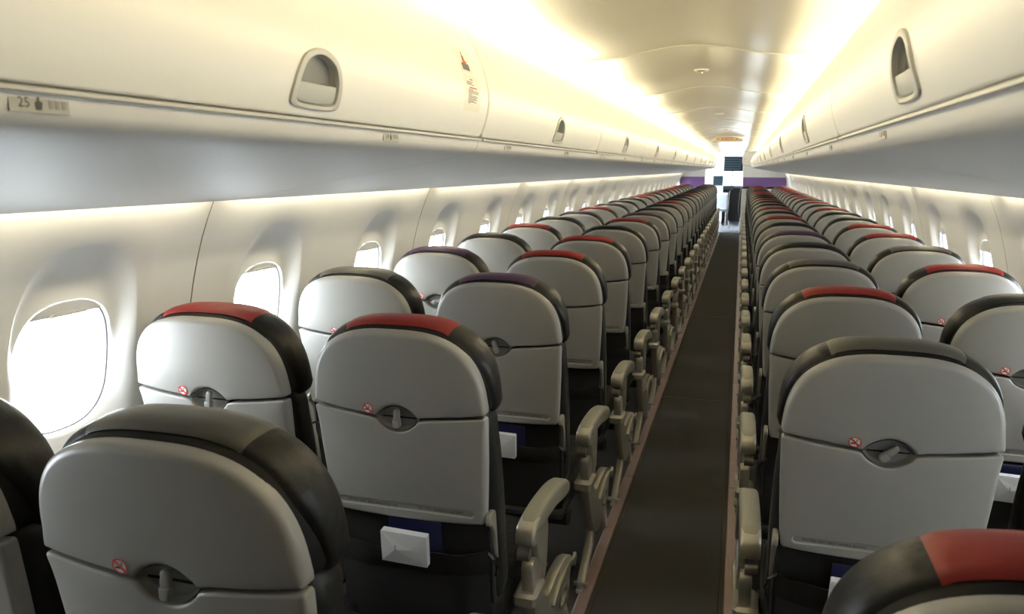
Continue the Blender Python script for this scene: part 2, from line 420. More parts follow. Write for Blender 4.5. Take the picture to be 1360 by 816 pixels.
# shell above: cove roof and the crown, one closed arc from wall to wall
roof = [(-1.13, 1.565), (-1.02, 1.83), (-0.8, 2.04), (-0.45, 2.08), (0, 2.10), (0.45, 2.08), (0.8, 2.04), (1.02, 1.83), (1.13, 1.565)]
crown = struct('trim_1', shell_y(roof, Y0-0.4, 25.4, 0.02, WALL, 'crown_shell'))
for s in (-1, 1):
    struct('trim_%d' % (2 if s < 0 else 3), shell_y([(s*0.425, 1.962), (s*0.5, 1.974), (s*0.62, 1.985), (s*0.70, 1.97), (s*0.725, 1.93)][::-s], Y0-0.3, 20.25, 0.008, WALL, 'cove_panel'))

# ============================================================ OVERHEAD BINS
BL = 1.645
ctrl = [(-0.4500, 1.616), (-0.4395, 1.642), (-0.4305, 1.673), (-0.4265, 1.708), (-0.4290, 1.742), (-0.4385, 1.775), (-0.455, 1.815), (-0.475, 1.854), (-0.497, 1.885), (-0.517, 1.906)]
DP = spline(ctrl, 6, False)
SL = [0.0]
for a, b in zip(DP, DP[1:]): SL.append(SL[-1]+math.hypot(b[0]-a[0], b[1]-a[1]))
def door_pt(s_, d=0.0):
    s_ = max(-0.02, min(SL[-1]+0.02, s_))
    i = 0
    while i < len(SL)-2 and SL[i+1] < s_: i += 1
    t = (s_-SL[i])/(SL[i+1]-SL[i]); a, b = DP[i], DP[i+1]
    # smooth tangent
    def tan(i): a_, b_ = DP[max(0, i-1)], DP[min(len(DP)-1, i+1)]; return Vector((b_[0]-a_[0], b_[1]-a_[1])).normalized()
    T = tan(i).lerp(tan(i+1), max(0, min(1, t))).normalized()
    n = Vector((T.y, -T.x))       # toward the aisle for the left bin: +x
    x, z = a[0]+(b[0]-a[0])*t, a[1]+(b[1]-a[1])*t
    return x-n.x*d, z-n.y*d
def dmap(u, v, d): x, z = door_pt(v, d); return (x, u, z)
HS = SL[min(range(len(DP)), key=lambda i: abs(DP[i][1]-1.668))]        # handle height along the curve
def handle_outline(k, n=6):
    P = [(-0.066, -0.022), (-0.060, -0.034), (-0.03, -0.038), (0.03, -0.038), (0.060, -0.034), (0.066, -0.022), (0.061, 0.008), (0.043, 0.034), (0.0, 0.046), (-0.043, 0.034), (-0.061, 0.008)]
    return spline([(BL/2+x*k, HS+y*k+0.001*(k-1)) for x, y in P], n)
ST = SL[-1]
out = [(0.004, 0.012), (0.012, 0.002), (0.02, 0.0)]+[(0.02+(BL-0.04)*i/16, 0.0) for i in range(1, 17)]+[(BL-0.012, 0.002), (BL-0.004, 0.012)]
out += [(BL-0.004, 0.012+(ST-0.012)*i/12) for i in range(1, 13)]+[(BL-0.004-(BL-0.008)*i/16, ST) for i in range(1, 17)]+[(0.004, ST-(ST-0.012)*i/12) for i in range(1, 12)]
hole = handle_outline(0.92)
DOOR = plate(out, dmap, 0.006, 0.02, 0.10, 0.016, [hole], 0.016, 0.002).mesh('door', BIN, angle=42)
bz = MB(); L = []
for k, d in ((1.08, 0.0005), (1.065, -0.0035), (1.0, -0.0048), (0.88, -0.0035), (0.86, 0.004)): L.append([dmap(u, v, d) for u, v in handle_outline(k)])
bz.add(*strip_loops(L)); BEZ = bz.mesh('handle_bezel', BEZEL)
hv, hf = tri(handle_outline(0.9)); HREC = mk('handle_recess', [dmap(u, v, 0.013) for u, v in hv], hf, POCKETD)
pd_out = [(u, v) for u, v in handle_outline(0.84) if v < HS-0.002]
pd_out.sort(key=lambda q: q[0]); lo = ccw([(u, v) for u, v in handle_outline(0.84) if v < HS-0.002])
lo = sorted(lo, key=lambda q: math.atan2(q[1]-(HS-0.016), q[0]-BL/2))
PADL = slab(lo, 0.005, 0.003, lambda a, b, t: dmap(a, b, 0.004+t-0.10*(HS-b)*0)).mesh('latch_paddle', PADDLE)
# body below the door: placard band, underside, upturned lip at the sidewall, back and top
def body_prof():
    P = [(-0.470, 1.640), (-0.4560, 1.612), (-0.4575, 1.604), (-0.4590, 1.594), (-0.4640, 1.586), (-0.476, 1.5795), (-0.50, 1.572), (-0.55, 1.562), (-0.63, 1.548), (-0.75, 1.527), (-0.88, 1.504), (-1.0, 1.482), (-1.09, 1.466), (-1.145, 1.456), (-1.163, 1.4515), (-1.169, 1.4545), (-1.169, 1.49)]
    P += [(-1.09, 1.60), (-1.02, 1.75), (-0.80, 1.905), (-0.60, 1.912), (-0.555, 1.9155), (-0.535, 1.914), (-0.526, 1.906), (-0.523, 1.89)]
    return P
bp_ = body_prof()
BODY = MB()
v = [(x, y, z) for y in (0.0015, BL-0.0015) for x, z in bp_]; n = len(bp_)
BODY.add(v, [(i, i+1, n+i+1, n+i) for i in range(n-1)])
tv, tf = tri(bp_)
for y in (0.0015, BL-0.0015): BODY.add([(x, y, z) for x, z in tv], tf)
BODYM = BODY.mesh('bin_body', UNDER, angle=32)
LIP = MB().box(-0.452, -0.4475, 0.02, BL-0.02, 1.6095, 1.6155, 0.0012).mesh('door_lip', BEZEL)
# lamps fixed to the bin: cove tube on its roof, sidewall tube in its lip
COVET = MB().tube([(-0.575, 0.03, 1.930), (-0.575, BL-0.03, 1.930)], 0.012, 8).mesh('cove_tube', COVEM)
SIDET = MB().tube([(-1.182, 0.05, 1.478), (-1.182, BL-0.05, 1.478)], 0.008, 8).mesh('sidewall_tube', SIDEM)
def flip(me):        # mirrored copy for the right side
    m2 = me.copy(); m2.transform(Matrix.Scale(-1, 4, Vector((1, 0, 0)))); m2.flip_normals()
    return m2
LB = dict(d=DOOR, b=BODYM, z=BEZ, r=HREC, p=PADL, l=LIP, c=COVET, s=SIDET)
RB = {k: flip(m) for k, m in LB.items()}
PLATE_T = {}
def placard(parent, s, num, yy):
    # small grey row placard on the band under the door
    X = -0.4592
    pm = MB(); pm.box(-0.0008, 0.0008, -0.034, 0.034, -0.0085, 0.0085, 0.0)
    o = put('row_placard', pm.mesh('row_placard', PLACARD, False), parent, (s*0.4578, yy, 1.6005), (0, s*0.06, 0))
    t = text_mesh(str(num), 0.0135, INK)
    ink = MB()
    # seat pictogram and faint seat letters
    ink.add([(0.0012, -0.012+du, dv) for du, dv in ((0.006, -0.006), (0.013, -0.006), (0.0145, 0.001), (0.011, 0.003), (0.0115, 0.0065), (0.009, 0.0065), (0.008, 0.0025), (0.0055, 0.0005))], [tuple(range(8))])
    im = ink.mesh('pictogram', INK, False)
    sg = -s
    t.transform(Matrix(((0, 0, 1, 0.0014), (1, 0, 0, -0.0185), (0, 1, 0, 0), (0, 0, 0, 1))))
    put('row_number', t, o, (0, 0, 0), (0, 0, 0 if s < 0 else math.pi)); put('pictogram', im, o, (0, 0, 0), (0, 0, 0 if s < 0 else math.pi))
    fm = MB()
    for i in range(3): fm.box(0.0009, 0.0013, 0.010+0.0075*i, 0.0148+0.0075*i, -0.004, 0.004)
    put('seat_letters', fm.mesh('seat_letters', FAINT, False), o, (0, 0, 0), (0, 0, 0 if s < 0 else math.pi))
def make_bin(s, y, idx):
    T = LB if s < 0 else RB; side = 'left' if s < 0 else 'right'
    where = 'nearest the camera' if idx == 0 else ORD[idx]+' from the camera' if idx > 0 else 'just behind the camera'
    extra = ', with notice sticker' if (s < 0 and idx == 0) else ''
    o = thing('overhead_bin', 'cream overhead bin along the %s side, %s%s' % (side, where, extra), 'overhead bin', (-s*BDX, y, BDZ), 'overhead bins on the %s side' % side)
    put('bin_body', T['b'], o); d = put('door', T['d'], o)
    put('handle_bezel', T['z'], d); put('handle_recess', T['r'], d); put('latch_paddle', T['p'], d); put('door_lip', T['l'], d)
    put('cove_tube', T['c'], o); put('sidewall_tube', T['s'], o)
    return o, d
LBY, RBY, BDX, BDZ = 0.272, 0.300, 0.031, -0.023
for k in range(0, 12):
    o, d = make_bin(-1, LBY+BL*k, k)
    if k == 0:
        # two stickers near the far edge of the first left door
        zz = lambda s_: s_
        def patch(name, u0, u1, s0, s1, m, off, par, sk=0.0):
            n_ = 8; v = []
            for i in range(n_+1):
                sv = s0+(s1-s0)*i/n_
                for u in (u0, u1): v.append(dmap(u+sk*(sv-s0), sv, off))
            return put(name, mk(name, v, [(2*i, 2*i+1, 2*i+3, 2*i+2) for i in range(n_)], m), par)
        sf = lambda z: min(range(len(DP)), key=lambda i: abs(DP[i][1]-z))
        s_lo, s_mid, s_hi = SL[sf(1.672)], SL[sf(1.752)], SL[sf(1.808)]
        STK = mat('sticker_clear', (0.74, 0.70, 0.60), 0.35); INKB = mat('sticker_ink', (0.10, 0.09, 0.085), 0.6); INKR = mat('sticker_red', (0.70, 0.10, 0.06), 0.6)
        u0 = 1.690-LBY-0.243*0+0.243*0
        u0 = 1.455
        a = patch('emblem_sticker', u0, u0+0.085, s_mid+0.004, s_hi, STK, -0.0003, d)
        patch('emblem_base', u0+0.018, u0+0.066, s_mid+0.010, s_mid+0.026, INKB, -0.0009, a)
        patch('emblem_roof', u0+0.030, u0+0.056, s_mid+0.026, s_mid+0.033, INKR, -0.0009, a)
        patch('emblem_tower', u0+0.034, u0+0.046, s_mid+0.033, s_mid+0.044, INKB, -0.0009, a); patch('emblem_tip', u0+0.037, u0+0.042, s_mid+0.044, s_mid+0.054, INKB, -0.0009, a)
        b = patch('notice_sticker', u0+0.005, u0+0.118, s_lo, s_mid, STK, -0.0003, d)
        S_ = s_mid-s_lo; uB = u0+0.005
        patch('red_heading', uB+0.042, uB+0.062, s_lo+S_*0.855, s_lo+S_*0.89, INKR, -0.0009, b)
        patch('red_heading', uB+0.034, uB+0.086, s_lo+S_*0.625, s_lo+S_*0.665, INKR, -0.0009, b)
        for i, (a0, a1) in enumerate(((0.018, 0.06), (0.018, 0.052), (0.018, 0.07))): patch('text_line', uB+a0, uB+a1, s_lo+S_*(0.79-0.035*i), s_lo+S_*(0.808-0.035*i), INKB, -0.0009, b)
        for i in range(12):
            a1 = (0.062, 0.10, 0.098, 0.095, 0.05, 0.09, 0.096, 0.082, 0.092, 0.07, 0.085, 0.045)[i]
            patch('text_line', uB+0.026, uB+a1, s_lo+S_*(0.585-0.034*i), s_lo+S_*(0.603-0.034*i), INKB, -0.0009, b)
    o_y = LBY+BL*k
    for r_ in range(24):
        yy = 0.605+PIT*r_
        if o_y+0.03 <= yy < o_y+BL-0.03 and r_ < 14: placard(o, -1, 25-r_, yy-o_y+0.01)
for k in range(0, 12):
    o, d = make_bin(1, RBY+BL*k, k)
    o_y = RBY+BL*k
    for r_ in range(24):
        yy = 0.62+PIT*r_
        if o_y+0.04 <= yy < o_y+BL-0.04 and r_ < 12: placard(o, 1, 25-r_, yy-o_y)

# ============================================================ SEATS
TAN_R = 0.16
def Yb(z): return (0.98-z)*TAN_R
HB = 0.2185
ZO = -0.018       # the backs sit a little lower
def arch(a, h, zb, n=2.9, N=44, lo=0.0):
    """arch from right base over the top to left base (ccw)"""
    P = []
    if lo > 0: P += [(a, zb-lo), (a, zb-lo*0.5)]
    for i in range(N+1):
        t = math.pi*i/N; c, s_ = math.cos(t), math.sin(t)
        k_ = abs(s_)**(2/n); P.append((a*(1-0.05*k_)*math.copysign(abs(c)**(2/n), c), zb+h*k_))
    if lo > 0: P += [(-a, zb-lo*0.5), (-a, zb-lo)]
    return P
def brk(x): return 0.955+0.021*(abs(x)/HB)**1.6
NC, NS = 0.053, 0.0295
ZC = 0.9545
def notch(sgn, n=12):
    R = (NC*NC+NS*NS)/(2*NS); th = math.asin(NC/R); zc = ZC+sgn*(NS-R)
    return [(R*math.sin(-th+2*th*i/n), zc+sgn*R*math.cos(-th+2*th*i/n)) for i in range(n+1)]   # left to right
GAP = 0.0038
def rnd(P, r, lim=0.9):
    # round the sharp corners of a ccw outline
    out = []; n = len(P)
    for i in range(n):
        a, b, c = Vector(P[i-1]), Vector(P[i]), Vector(P[(i+1) % n]); e1 = (b-a); e2 = (c-b)
        if e1.length < 1e-9 or e2.length < 1e-9 or e1.angle(e2) < lim: out.append(P[i]); continue
        k = min(r, e1.length*0.45, e2.length*0.45); p, q = b-e1.normalized()*k, b+e2.normalized()*k
        for j in range(6):
            t = j/5; v = p*(1-t)**2+b*2*t*(1-t)+q*t*t; out.append((v.x, v.y))
    return out
up_b = [(-HB+0.0005+i*(HB-0.0005-NC)/8, brk(-HB+0.0005+i*(HB-0.0005-NC)/8)+GAP) for i in range(8)]
up_r = [(-x, z) for x, z in up_b[::-1]]
upper = [(HB-0.0003, 0.994)]+arch(HB, 0.190, 0.982)[1:-1]+[(-HB+0.0003, 0.994)]+up_b+[(x, z+GAP*(1 if 0 < i < 12 else 1)) for i, (x, z) in enumerate(notch(1))]+up_r
def bulge(x): return 0.010*(1-(x/HB)**2)
def smap(u, v, d): return (u, Yb(v)-bulge(u)+d, v)
UPPER = plate(rnd(ccw(upper), 0.012), smap, lambda u, v: 0.0065+0.0085*max(0, min(1, (v-0.975)/0.03)), 0.030, 0.05, 0.05).mesh('upper_shell', SHELL)
ZB = 0.690
lo_top = [(-HB+0.001+i*(HB-0.001-NC)/8, brk(-HB+0.001+i*(HB-0.001-NC)/8)-GAP) for i in range(8)]
nt_ = [(x, z-GAP) for x, z in notch(-1)]
lo_r = [(-x, z) for x, z in lo_top[::-1]]
top_l2r = lo_top+nt_+lo_r
side = [(HB-0.0018, 0.945), (0.2155, 0.92), (0.2135, 0.86), (0.209, 0.78), (0.205, 0.72), (0.2025, ZB+0.01), (0.199, ZB+0.001)]
lower = top_l2r[::-1]+[(-x, z) for x, z in side]+[(0.199*(-1+2*i/10), ZB-0.004*(1-(-1+2*i/10)**2)) for i in range(1, 10)]+side[::-1]
def stadium(x0, x1, zc, r, n=8):
    return [(x1+r*math.sin(math.pi*i/n), zc-r*math.cos(math.pi*i/n)) for i in range(n+1)]+[(x0-r*math.sin(math.pi*i/n), zc+r*math.cos(math.pi*i/n)) for i in range(n+1)]
slot = stadium(-0.168, 0.168, 0.7175, 0.0110)
TRAY = plate(rnd(ccw(lower), 0.012), smap, lambda u, v: 0.0055+0.0065*max(0, min(1, (abs(u)-0.19)/0.02))*max(0, min(1, (0.965-v)/0.03)), 0.028, 0.05, 0.05, [slot], 0.0052, 0.0030).mesh('tray_table', SHELL)
lens = notch(1)+notch(-1)[::-1][1:-1]
def dish(u, v, k): return smap(u, v, 0.0)
dm = MB(); Lr = []
for k, d in ((1.06, 0.012), (1.0, 0.0065), (0.95, 0.014), (0.86, 0.0195), (0.5, 0.021)): Lr.append([smap(u*k, ZC+(v-ZC)*k, d) for u, v in lens])
dm.add(*strip_loops(Lr)); dm.add([smap(u*0.5, ZC+(v-ZC)*0.5, 0.021) for u, v in lens], [tuple(range(len(lens)))])
dm.box(-0.043, 0.043, 0.012, 0.020, ZC-0.0014, ZC+0.0014, 0, 1)
DISH = dm.mesh('latch_recess', [RECESS_SHADED, PIPING])
# turning latch, origin at its pivot
lt = slab([(math.cos(a)*0.0068, 0.0165+math.sin(a)*0.0075) for a in [math.pi*i/8 for i in range(9)]]+[(-0.0075, -0.004), (0.0075, -0.004)], 0.006, 0.003, lambda a, b, t: (a, t-0.004, b))
lt = slab([(-0.0085, -0.003), (0.0085, -0.003), (0.0085, -0.017), (0.005, -0.0215), (-0.005, -0.0215), (-0.0085, -0.017)], 0.0085, 0.0025, lambda a, b, t: (a, t-0.004, b), mb=lt)
LATCHM = lt.mesh('latch', LATCH)
LATCH_LOC = (0, Yb(ZC)-0.001, ZC)
# no smoking sign
ns = MB(); NR = 0.0132
def sm2(u, v, d): return (u, d, v)
c_ = ell(0, 0, NR, NR, 28); ns.add([sm2(u, v, -0.0004) for u, v in c_], [tuple(range(28))], 0)
ns.add(*strip_loops([[sm2(u, v, -0.0009) for u, v in c_], [sm2(u*0.8, v*0.8, -0.0009) for u, v in c_]]), m=1)
q = 0.0014; ns.add([sm2(*p, -0.0011) for p in ((-0.0085-q, 0.0085-q), (-0.0085+q, 0.0085+q), (0.0085+q, -0.0085+q), (0.0085-q, -0.0085-q))], [(0, 1, 2, 3)], 1)
ns.add([sm2(*p, -0.0008) for p in ((-0.0085, -0.001), (-0.0085, -0.0042), (0.0045, -0.0045), (0.0045, -0.0013))], [(0, 1, 2, 3)], 2)
ns.add([sm2(*p, -0.0008) for p in ((0.0015, 0.0005), (0.006, 0.0022), (0.0035, 0.0052), (0.0068, 0.0068), (0.0056, 0.0078), (0.0016, 0.0055), (0.0042, 0.003), (0.0008, 0.0015))], [tuple(range(8))], 2)
SIGN = ns.mesh('no_smoking_sign', [mat('sign_white', (0.75, 0.75, 0.73), 0.5), RINGR, INK], False, fix=False)
# lettering in the slot of the tray
T1 = text_mesh('FASTEN SEAT BELT WHILE SEATED', 0.0096, INK); T2 = text_mesh('LIFE VEST UNDER YOUR SEAT', 0.0096, INK)
def place_text(me, xc):
    for v in me.vertices:
        u, z = xc+v.co.x*0.92, 0.7178+v.co.y; v.co = smap(u, z, 0.0046)
    return me
place_text(T1, -0.088); place_text(T2, 0.092)
# headrest: swept around the arch
arc = arch(HB, 0.190, 0.990, N=48)
arc = [(HB-0.050, 0.962), (HB-0.030, 0.9635), (HB-0.015, 0.9675), (HB-0.005, 0.976)]+arc+[(-HB+0.005, 0.976), (-HB+0.015, 0.9675), (-HB+0.030, 0.9635), (-HB+0.050, 0.962)]
def arc_n(i):
    a, b = arc[max(0, i-1)], arc[min(len(arc)-1, i+1)]; t = Vector((b[0]-a[0], b[1]-a[1])).normalized(); return Vector((t.y, -t.x))
SEC = [(0.012, -0.016, 1), (0.022, -0.006, 1), (0.036, -0.003, 1), (0.040, 0.0035, 1), (0.048, 0.0090, 1), (0.070, 0.0130, 1), (0.098, 0.0135, 1), (0.120, 0.010, 1), (0.136, 0.000, 1), (0.143, -0.014, 1), (0.139, 0.0, 0.72), (0.132, 0.0, 0.4), (0.128, 0.0, 0.02)]
def head_pt(i, j):
    y, off, k = SEC[j]; x, z = arc[i]; n = arc_n(i)
    wing = max(0.0, min(1.0, (1.11-z)/0.13)); wing = wing*wing*(3-2*wing)
    if k < 1: off = -0.014
    elif j > 2: off = off*(1-0.45*wing)
    x2, z2 = x+n.x*off, z+n.y*off
    x2, z2 = x2*k, 1.04+(z2-1.04)*k
    yy = y
    if 2 <= j <= 5: yy = y+wing*(0.034, 0.033, 0.028, 0.014)[j-2]
    return (x2, Yb(z2)+yy, z2)
def head_mesh(i0, i1, j0, j1, m, name):
    v = [head_pt(i, j) for i in range(i0, i1+1) for j in range(j0, j1+1)]; n = j1-j0+1
    return mk(name, v, [(a*n+b, a*n+b+1, (a+1)*n+b+1, (a+1)*n+b) for a in range(i1-i0) for b in range(n-1)], m, None, True, 60)
NI = len(arc)-1
iL = min(range(len(arc)), key=lambda i: abs(arc[i][0]-0.127)+(9 if arc[i][1] < 1.1 else 0)); iR = NI-iL
hmb = MB()
for (a, b, j0, j1) in ((0, iL, 2, len(SEC)-1), (iR, NI, 2, len(SEC)-1), (iL, iR, len(SEC)-4, len(SEC)-1)):
    v = [head_pt(i, j) for i in range(a, b+1) for j in range(j0, j1+1)]; n = j1-j0+1
    hmb.add(v, [(p*n+r_, p*n+r_+1, (p+1)*n+r_+1, (p+1)*n+r_) for p in range(b-a) for r_ in range(n-1)])
# rounded underside of the headrest wings
v = [head_pt(0, j) for j in range(2, len(SEC))]+[head_pt(NI, j) for j in range(len(SEC)-1, 1, -1)]; hmb.add(v, [tuple(range(len(v)))])
HEAD = hmb.mesh('headrest', LEATHER, angle=60)
PIPE = head_mesh(0, NI, 0, 2, PIPING, 'piping')
def cover(m, name):
    v = []; j0, j1 = 2, len(SEC)-3; n = j1-j0+1
    for i in range(iL, iR+1):
        nn = arc_n(i)
        for j in range(j0, j1+1):
            x, y, z = head_pt(i, j); e = 0.0018 if i not in (iL, iR) else -0.001
            v.append((x+nn.x*e, y+(0.001 if j > 9 else 0), z+nn.y*e))
    return mk(name, v, [(a*n+b, a*n+b+1, (a+1)*n+b+1, (a+1)*n+b) for a in range(iR-iL) for b in range(n-1)], m, None, True, 60)
COV = dict(red=cover(RED, 'red_cover'), purple=cover(PURPLE, 'purple_cover'), grey=cover(GREY, 'grey_cover'), black=cover(LEATHER, 'black_cover'))
# back cushion, seat cushion
bc = spline([(-0.205, 0.975), (-0.219, 0.90), (-0.224, 0.78), (-0.224, 0.62), (-0.215, 0.46), (-0.12, 0.44), (0.12, 0.44), (0.215, 0.46), (0.224, 0.62), (0.224, 0.78), (0.219, 0.90), (0.205, 0.975), (0.12, 1.0), (-0.12, 1.0)], 5)
BACKC = slab(bc, 0.050, 0.034, lambda u, v, t: (u, Yb(v)+0.076+t, v), n=5).mesh('back_cushion', LEATHER, angle=60)
sc_ = spline([(-0.205, 0.105), (-0.219, 0.20), (-0.222, 0.33), (-0.220, 0.46), (-0.200, 0.552), (-0.10, 0.574), (0.0, 0.576), (0.10, 0.574), (0.200, 0.552), (0.220, 0.46), (0.222, 0.33), (0.219, 0.20), (0.205, 0.105), (0.10, 0.10), (0.0, 0.10), (-0.10, 0.10)], 4)
SEATC = slab(sc_, 0.060, 0.035, lambda u, v, t: (u, v, 0.400+t+0.02*(v-0.1)), n=5).mesh('seat_cushion', LEATHER, angle=60)
# lower back and literature pocket
lb = [(-0.208, 0.36), (0.208, 0.36), (0.213, 0.55), (0.207, 0.70), (-0.207, 0.70), (-0.213, 0.55)]
LOWB = slab(lb, 0.014, 0.008, lambda u, v, t: (u, Yb(v)+0.036+t, v)).mesh('lower_back', FABRIC)
def pocket_y(u, v): 
    k = max(0.0, 1-(abs(u)/0.205)**4)
    return Yb(v)+0.018-0.042*k*(0.55+0.45*math.sin(max(0, min(1, (v-0.36)/0.25))*math.pi*0.62))
def grid(u0, u1, v0, v1, nu, nv, fn): 
    v = [fn(u0+(u1-u0)*i/nu, v0+(v1-v0)*j/nv) for i in range(nu+1) for j in range(nv+1)]
    return v, [(i*(nv+1)+j, (i+1)*(nv+1)+j, (i+1)*(nv+1)+j+1, i*(nv+1)+j+1) for i in range(nu) for j in range(nv)]
pk = MB(); pk.add(*grid(-0.202, 0.202, 0.345, 0.555, 20, 8, lambda u, v: (u, pocket_y(u, v), v)))
pk.add(*grid(-0.202, 0.202, 0, 1, 20, 1, lambda u, t: (u, pocket_y(u, 0.345)+t*0.05, 0.345)))
POCK = pk.mesh('literature_pocket', NET)
pb = MB()
def band(u, v): 
    sag = 0.006*math.cos(u/0.205*math.pi/2)+0.002*math.sin(u*60)
    return (u, pocket_y(u, v)-0.004*math.sin((v-0.548)/0.062*math.pi)-0.002, v-sag*(v-0.548)/0.062)
pb.add(*grid(-0.206, 0.206, 0.548, 0.610, 26, 6, band))
pb.add(*grid(-0.206, 0.206, 0, 1, 26, 1, lambda u, t: (u, band(u, 0.610)[1]+t*0.012, band(u, 0.610)[2]-t*0.004)))
for sx in (-1, 1): pb.tube([(sx*0.204, 0.075, 0.606), (sx*0.222, 0.06, 0.600), (sx*0.228, 0.065, 0.575), (sx*0.222, 0.075, 0.55)], 0.004, 6)
PBAND = pb.mesh('pocket_band', LEATHER)
# tray arms
ta = spline([(0.002, 0.722), (-0.010, 0.715), (-0.012, 0.695), (0.004, 0.688), (0.028, 0.66), (0.04, 0.61), (0.055, 0.58), (0.070, 0.585), (0.062, 0.63), (0.048, 0.69), (0.028, 0.72)], 4)
TARM = slab(ta, 0.006, 0.003, lambda a, b, t: (t, a+0.05, b)).mesh('tray_arm', ALLOY)
# seat frame under the cushion
fr = MB(); fr.box(-0.23, 0.23, 0.14, 0.19, 0.27, 0.33, 0.01); fr.box(-0.23, 0.23, 0.44, 0.49, 0.27, 0.33, 0.01); fr.box(-0.215, 0.215, 0.08, 0.54, 0.315, 0.345, 0.008)
FRAMEM = fr.mesh('seat_frame', FABRIC)
# aisle armrest, in (y,z); built for the seat whose aisle is on its right
XA = 0.262
def am(s): return lambda a, b, t: (s*(XA)+t, a, b)
pad_o = spline([(0.180, 0.612), (0.190, 0.634), (0.24, 0.646), (0.34, 0.648), (0.46, 0.638), (0.56, 0.618), (0.605, 0.600), (0.618, 0.576), (0.603, 0.556), (0.54, 0.562), (0.44, 0.582), (0.34, 0.592), (0.25, 0.595)], 5)
base_o = spline([(0.170, 0.588), (0.170, 0.618), (0.187, 0.635), (0.235, 0.643), (0.30, 0.637), (0.322, 0.61), (0.318, 0.585), (0.27, 0.577), (0.20, 0.578)], 5)
cheek_o = spline([(0.205, 0.60), (0.30, 0.625), (0.326, 0.59), (0.326, 0.54), (0.316, 0.48), (0.298, 0.442), (0.275, 0.433), (0.255, 0.452), (0.240, 0.51), (0.212, 0.56)], 5)
post_o = spline([(0.174, 0.530), (0.222, 0.530), (0.245, 0.49), (0.262, 0.425), (0.30, 0.385), (0.345, 0.352), (0.40, 0.345), (0.48, 0.352), (0.58, 0.345), (0.655, 0.322), (0.695, 0.300), (0.700, 0.278), (0.675, 0.255), (0.655, 0.205), (0.60, 0.165), (0.50, 0.148), (0.40, 0.155), (0.33, 0.20), (0.26, 0.29), (0.205, 0.38), (0.178, 0.46)], 4)
phole = ell(0.560, 0.232, 0.052, 0.030, 20)
rib_o = spline([(0.40, 0.30), (0.50, 0.322), (0.60, 0.326), (0.685, 0.300), (0.715, 0.305), (0.722, 0.278), (0.700, 0.262), (0.68, 0.276), (0.60, 0.305), (0.50, 0.302), (0.42, 0.278)], 4)
def leg_o(): return spline([(0.47, 0.20), (0.455, 0.15), (0.41, 0.10), (0.33, 0.055), (0.25, 0.020), (0.215, 0.012), (0.207, 0.026), (0.24, 0.045), (0.31, 0.085), (0.375, 0.135), (0.405, 0.19), (0.41, 0.24), (0.46, 0.24)], 4)
def fleg_o(): return spline([(0.55, 0.22), (0.60, 0.15), (0.66, 0.08), (0.70, 0.02), (0.735, 0.004), (0.75, 0.02), (0.72, 0.07), (0.67, 0.15), (0.63, 0.22)], 4)
def aisle_set(s):
    D = {}
    D['pad'] = slab(pad_o, 0.0275, 0.014, am(s), n=4).mesh('armrest_pad', PADM, angle=50)
    bs_ = slab(base_o, 0.0265, 0.008, am(s), n=3); slab(cheek_o, 0.0085, 0.004, lambda a, b, t: (s*(XA+0.018)+t, a, b), n=2, mb=bs_); D['base'] = bs_.mesh('armrest', ALLOY, angle=45)
    D['hinge'] = MB().tube([(s*XA-s*0.022, 0.192, 0.553), (s*XA+s*0.010, 0.192, 0.553)], 0.0185, 14).mesh('hinge', HINGE, angle=40)
    D['screw'] = MB().tube([(s*XA+s*0.022, 0.305, 0.47), (s*XA+s*0.0285, 0.305, 0.47)], 0.006, 8).mesh('screw', STEEL)
    D['post'] = slab(post_o, 0.016, 0.005, lambda a, b, t: (s*0.268+t, a, b), [phole], n=2).mesh('side_panel', ALLOY, angle=40)
    rm = slab(rib_o, 0.006, 0.004, lambda a, b, t: (s*0.289+t, a, b)); D['rib'] = rm.mesh('panel_rib', ALLOY)
    hm = MB(); hp = ell(0.560, 0.232, 0.054, 0.032, 20); hq = ell(0.560, 0.232, 0.044, 0.023, 20)
    L = [[(s*(0.268+d), a, b) for a, b in (hp if k else hq)] for d, k in ((0.0165, 1), (0.020, 1), (0.020, 0), (-0.004, 0))]
    hm.add(*strip_loops(L)); hm.add(L[-1], [tuple(range(20))]); D['hole'] = hm.mesh('oval_recess', PADM)
    D['band'] = MB().box(s*0.264-0.032, s*0.264+0.032, 0.158, 0.275, 0.412, 0.452, 0.009).mesh('bracket_band', ALLOY)
    D['leg'] = slab(leg_o(), 0.014, 0.005, lambda a, b, t: (s*0.262+t, a, b)).mesh('leg', ALLOY)
    D['fleg'] = slab(fleg_o(), 0.014, 0.005, lambda a, b, t: (s*0.262+t, a, b)).mesh('leg', ALLOY)
    bt = MB(); bt.box(s*0.262-0.012, s*0.262+0.012, 0.180, 0.240, -0.004, 0.012, 0.003)
    bt.tube([(s*0.262-0.026, 0.212, 0.019), (s*0.262+0.026, 0.212, 0.019)], 0.009, 8); bt.tube([(s*0.262, 0.19, 0.012), (s*0.262, 0.19, 0.030)], 0.008, 6)
    D['bolt'] = bt.mesh('foot_bolt', STEEL)
    return D
AIS = {1: aisle_set(1), -1: aisle_set(-1)}
def simple_leg(s, o): return slab(o, 0.014, 0.005, lambda a, b, t: (s*0.10+t, a, b))
WLEG = {s: (simple_leg(s, leg_o()).mesh('leg', ALLOY), simple_leg(s, fleg_o()).mesh('leg', ALLOY)) for s in (1, -1)}
UPR = {s: slab(spline([(0.10, 0.40), (0.17, 0.40), (0.2, 0.30), (0.46, 0.19), (0.45, 0.27), (0.30, 0.34), (0.20, 0.46), (0.12, 0.47)], 4), 0.013, 0.005, lambda a, b, t: (s*0.10+t, a, b)).mesh('leg_bracket', ALLOY) for s in (1, -1)}
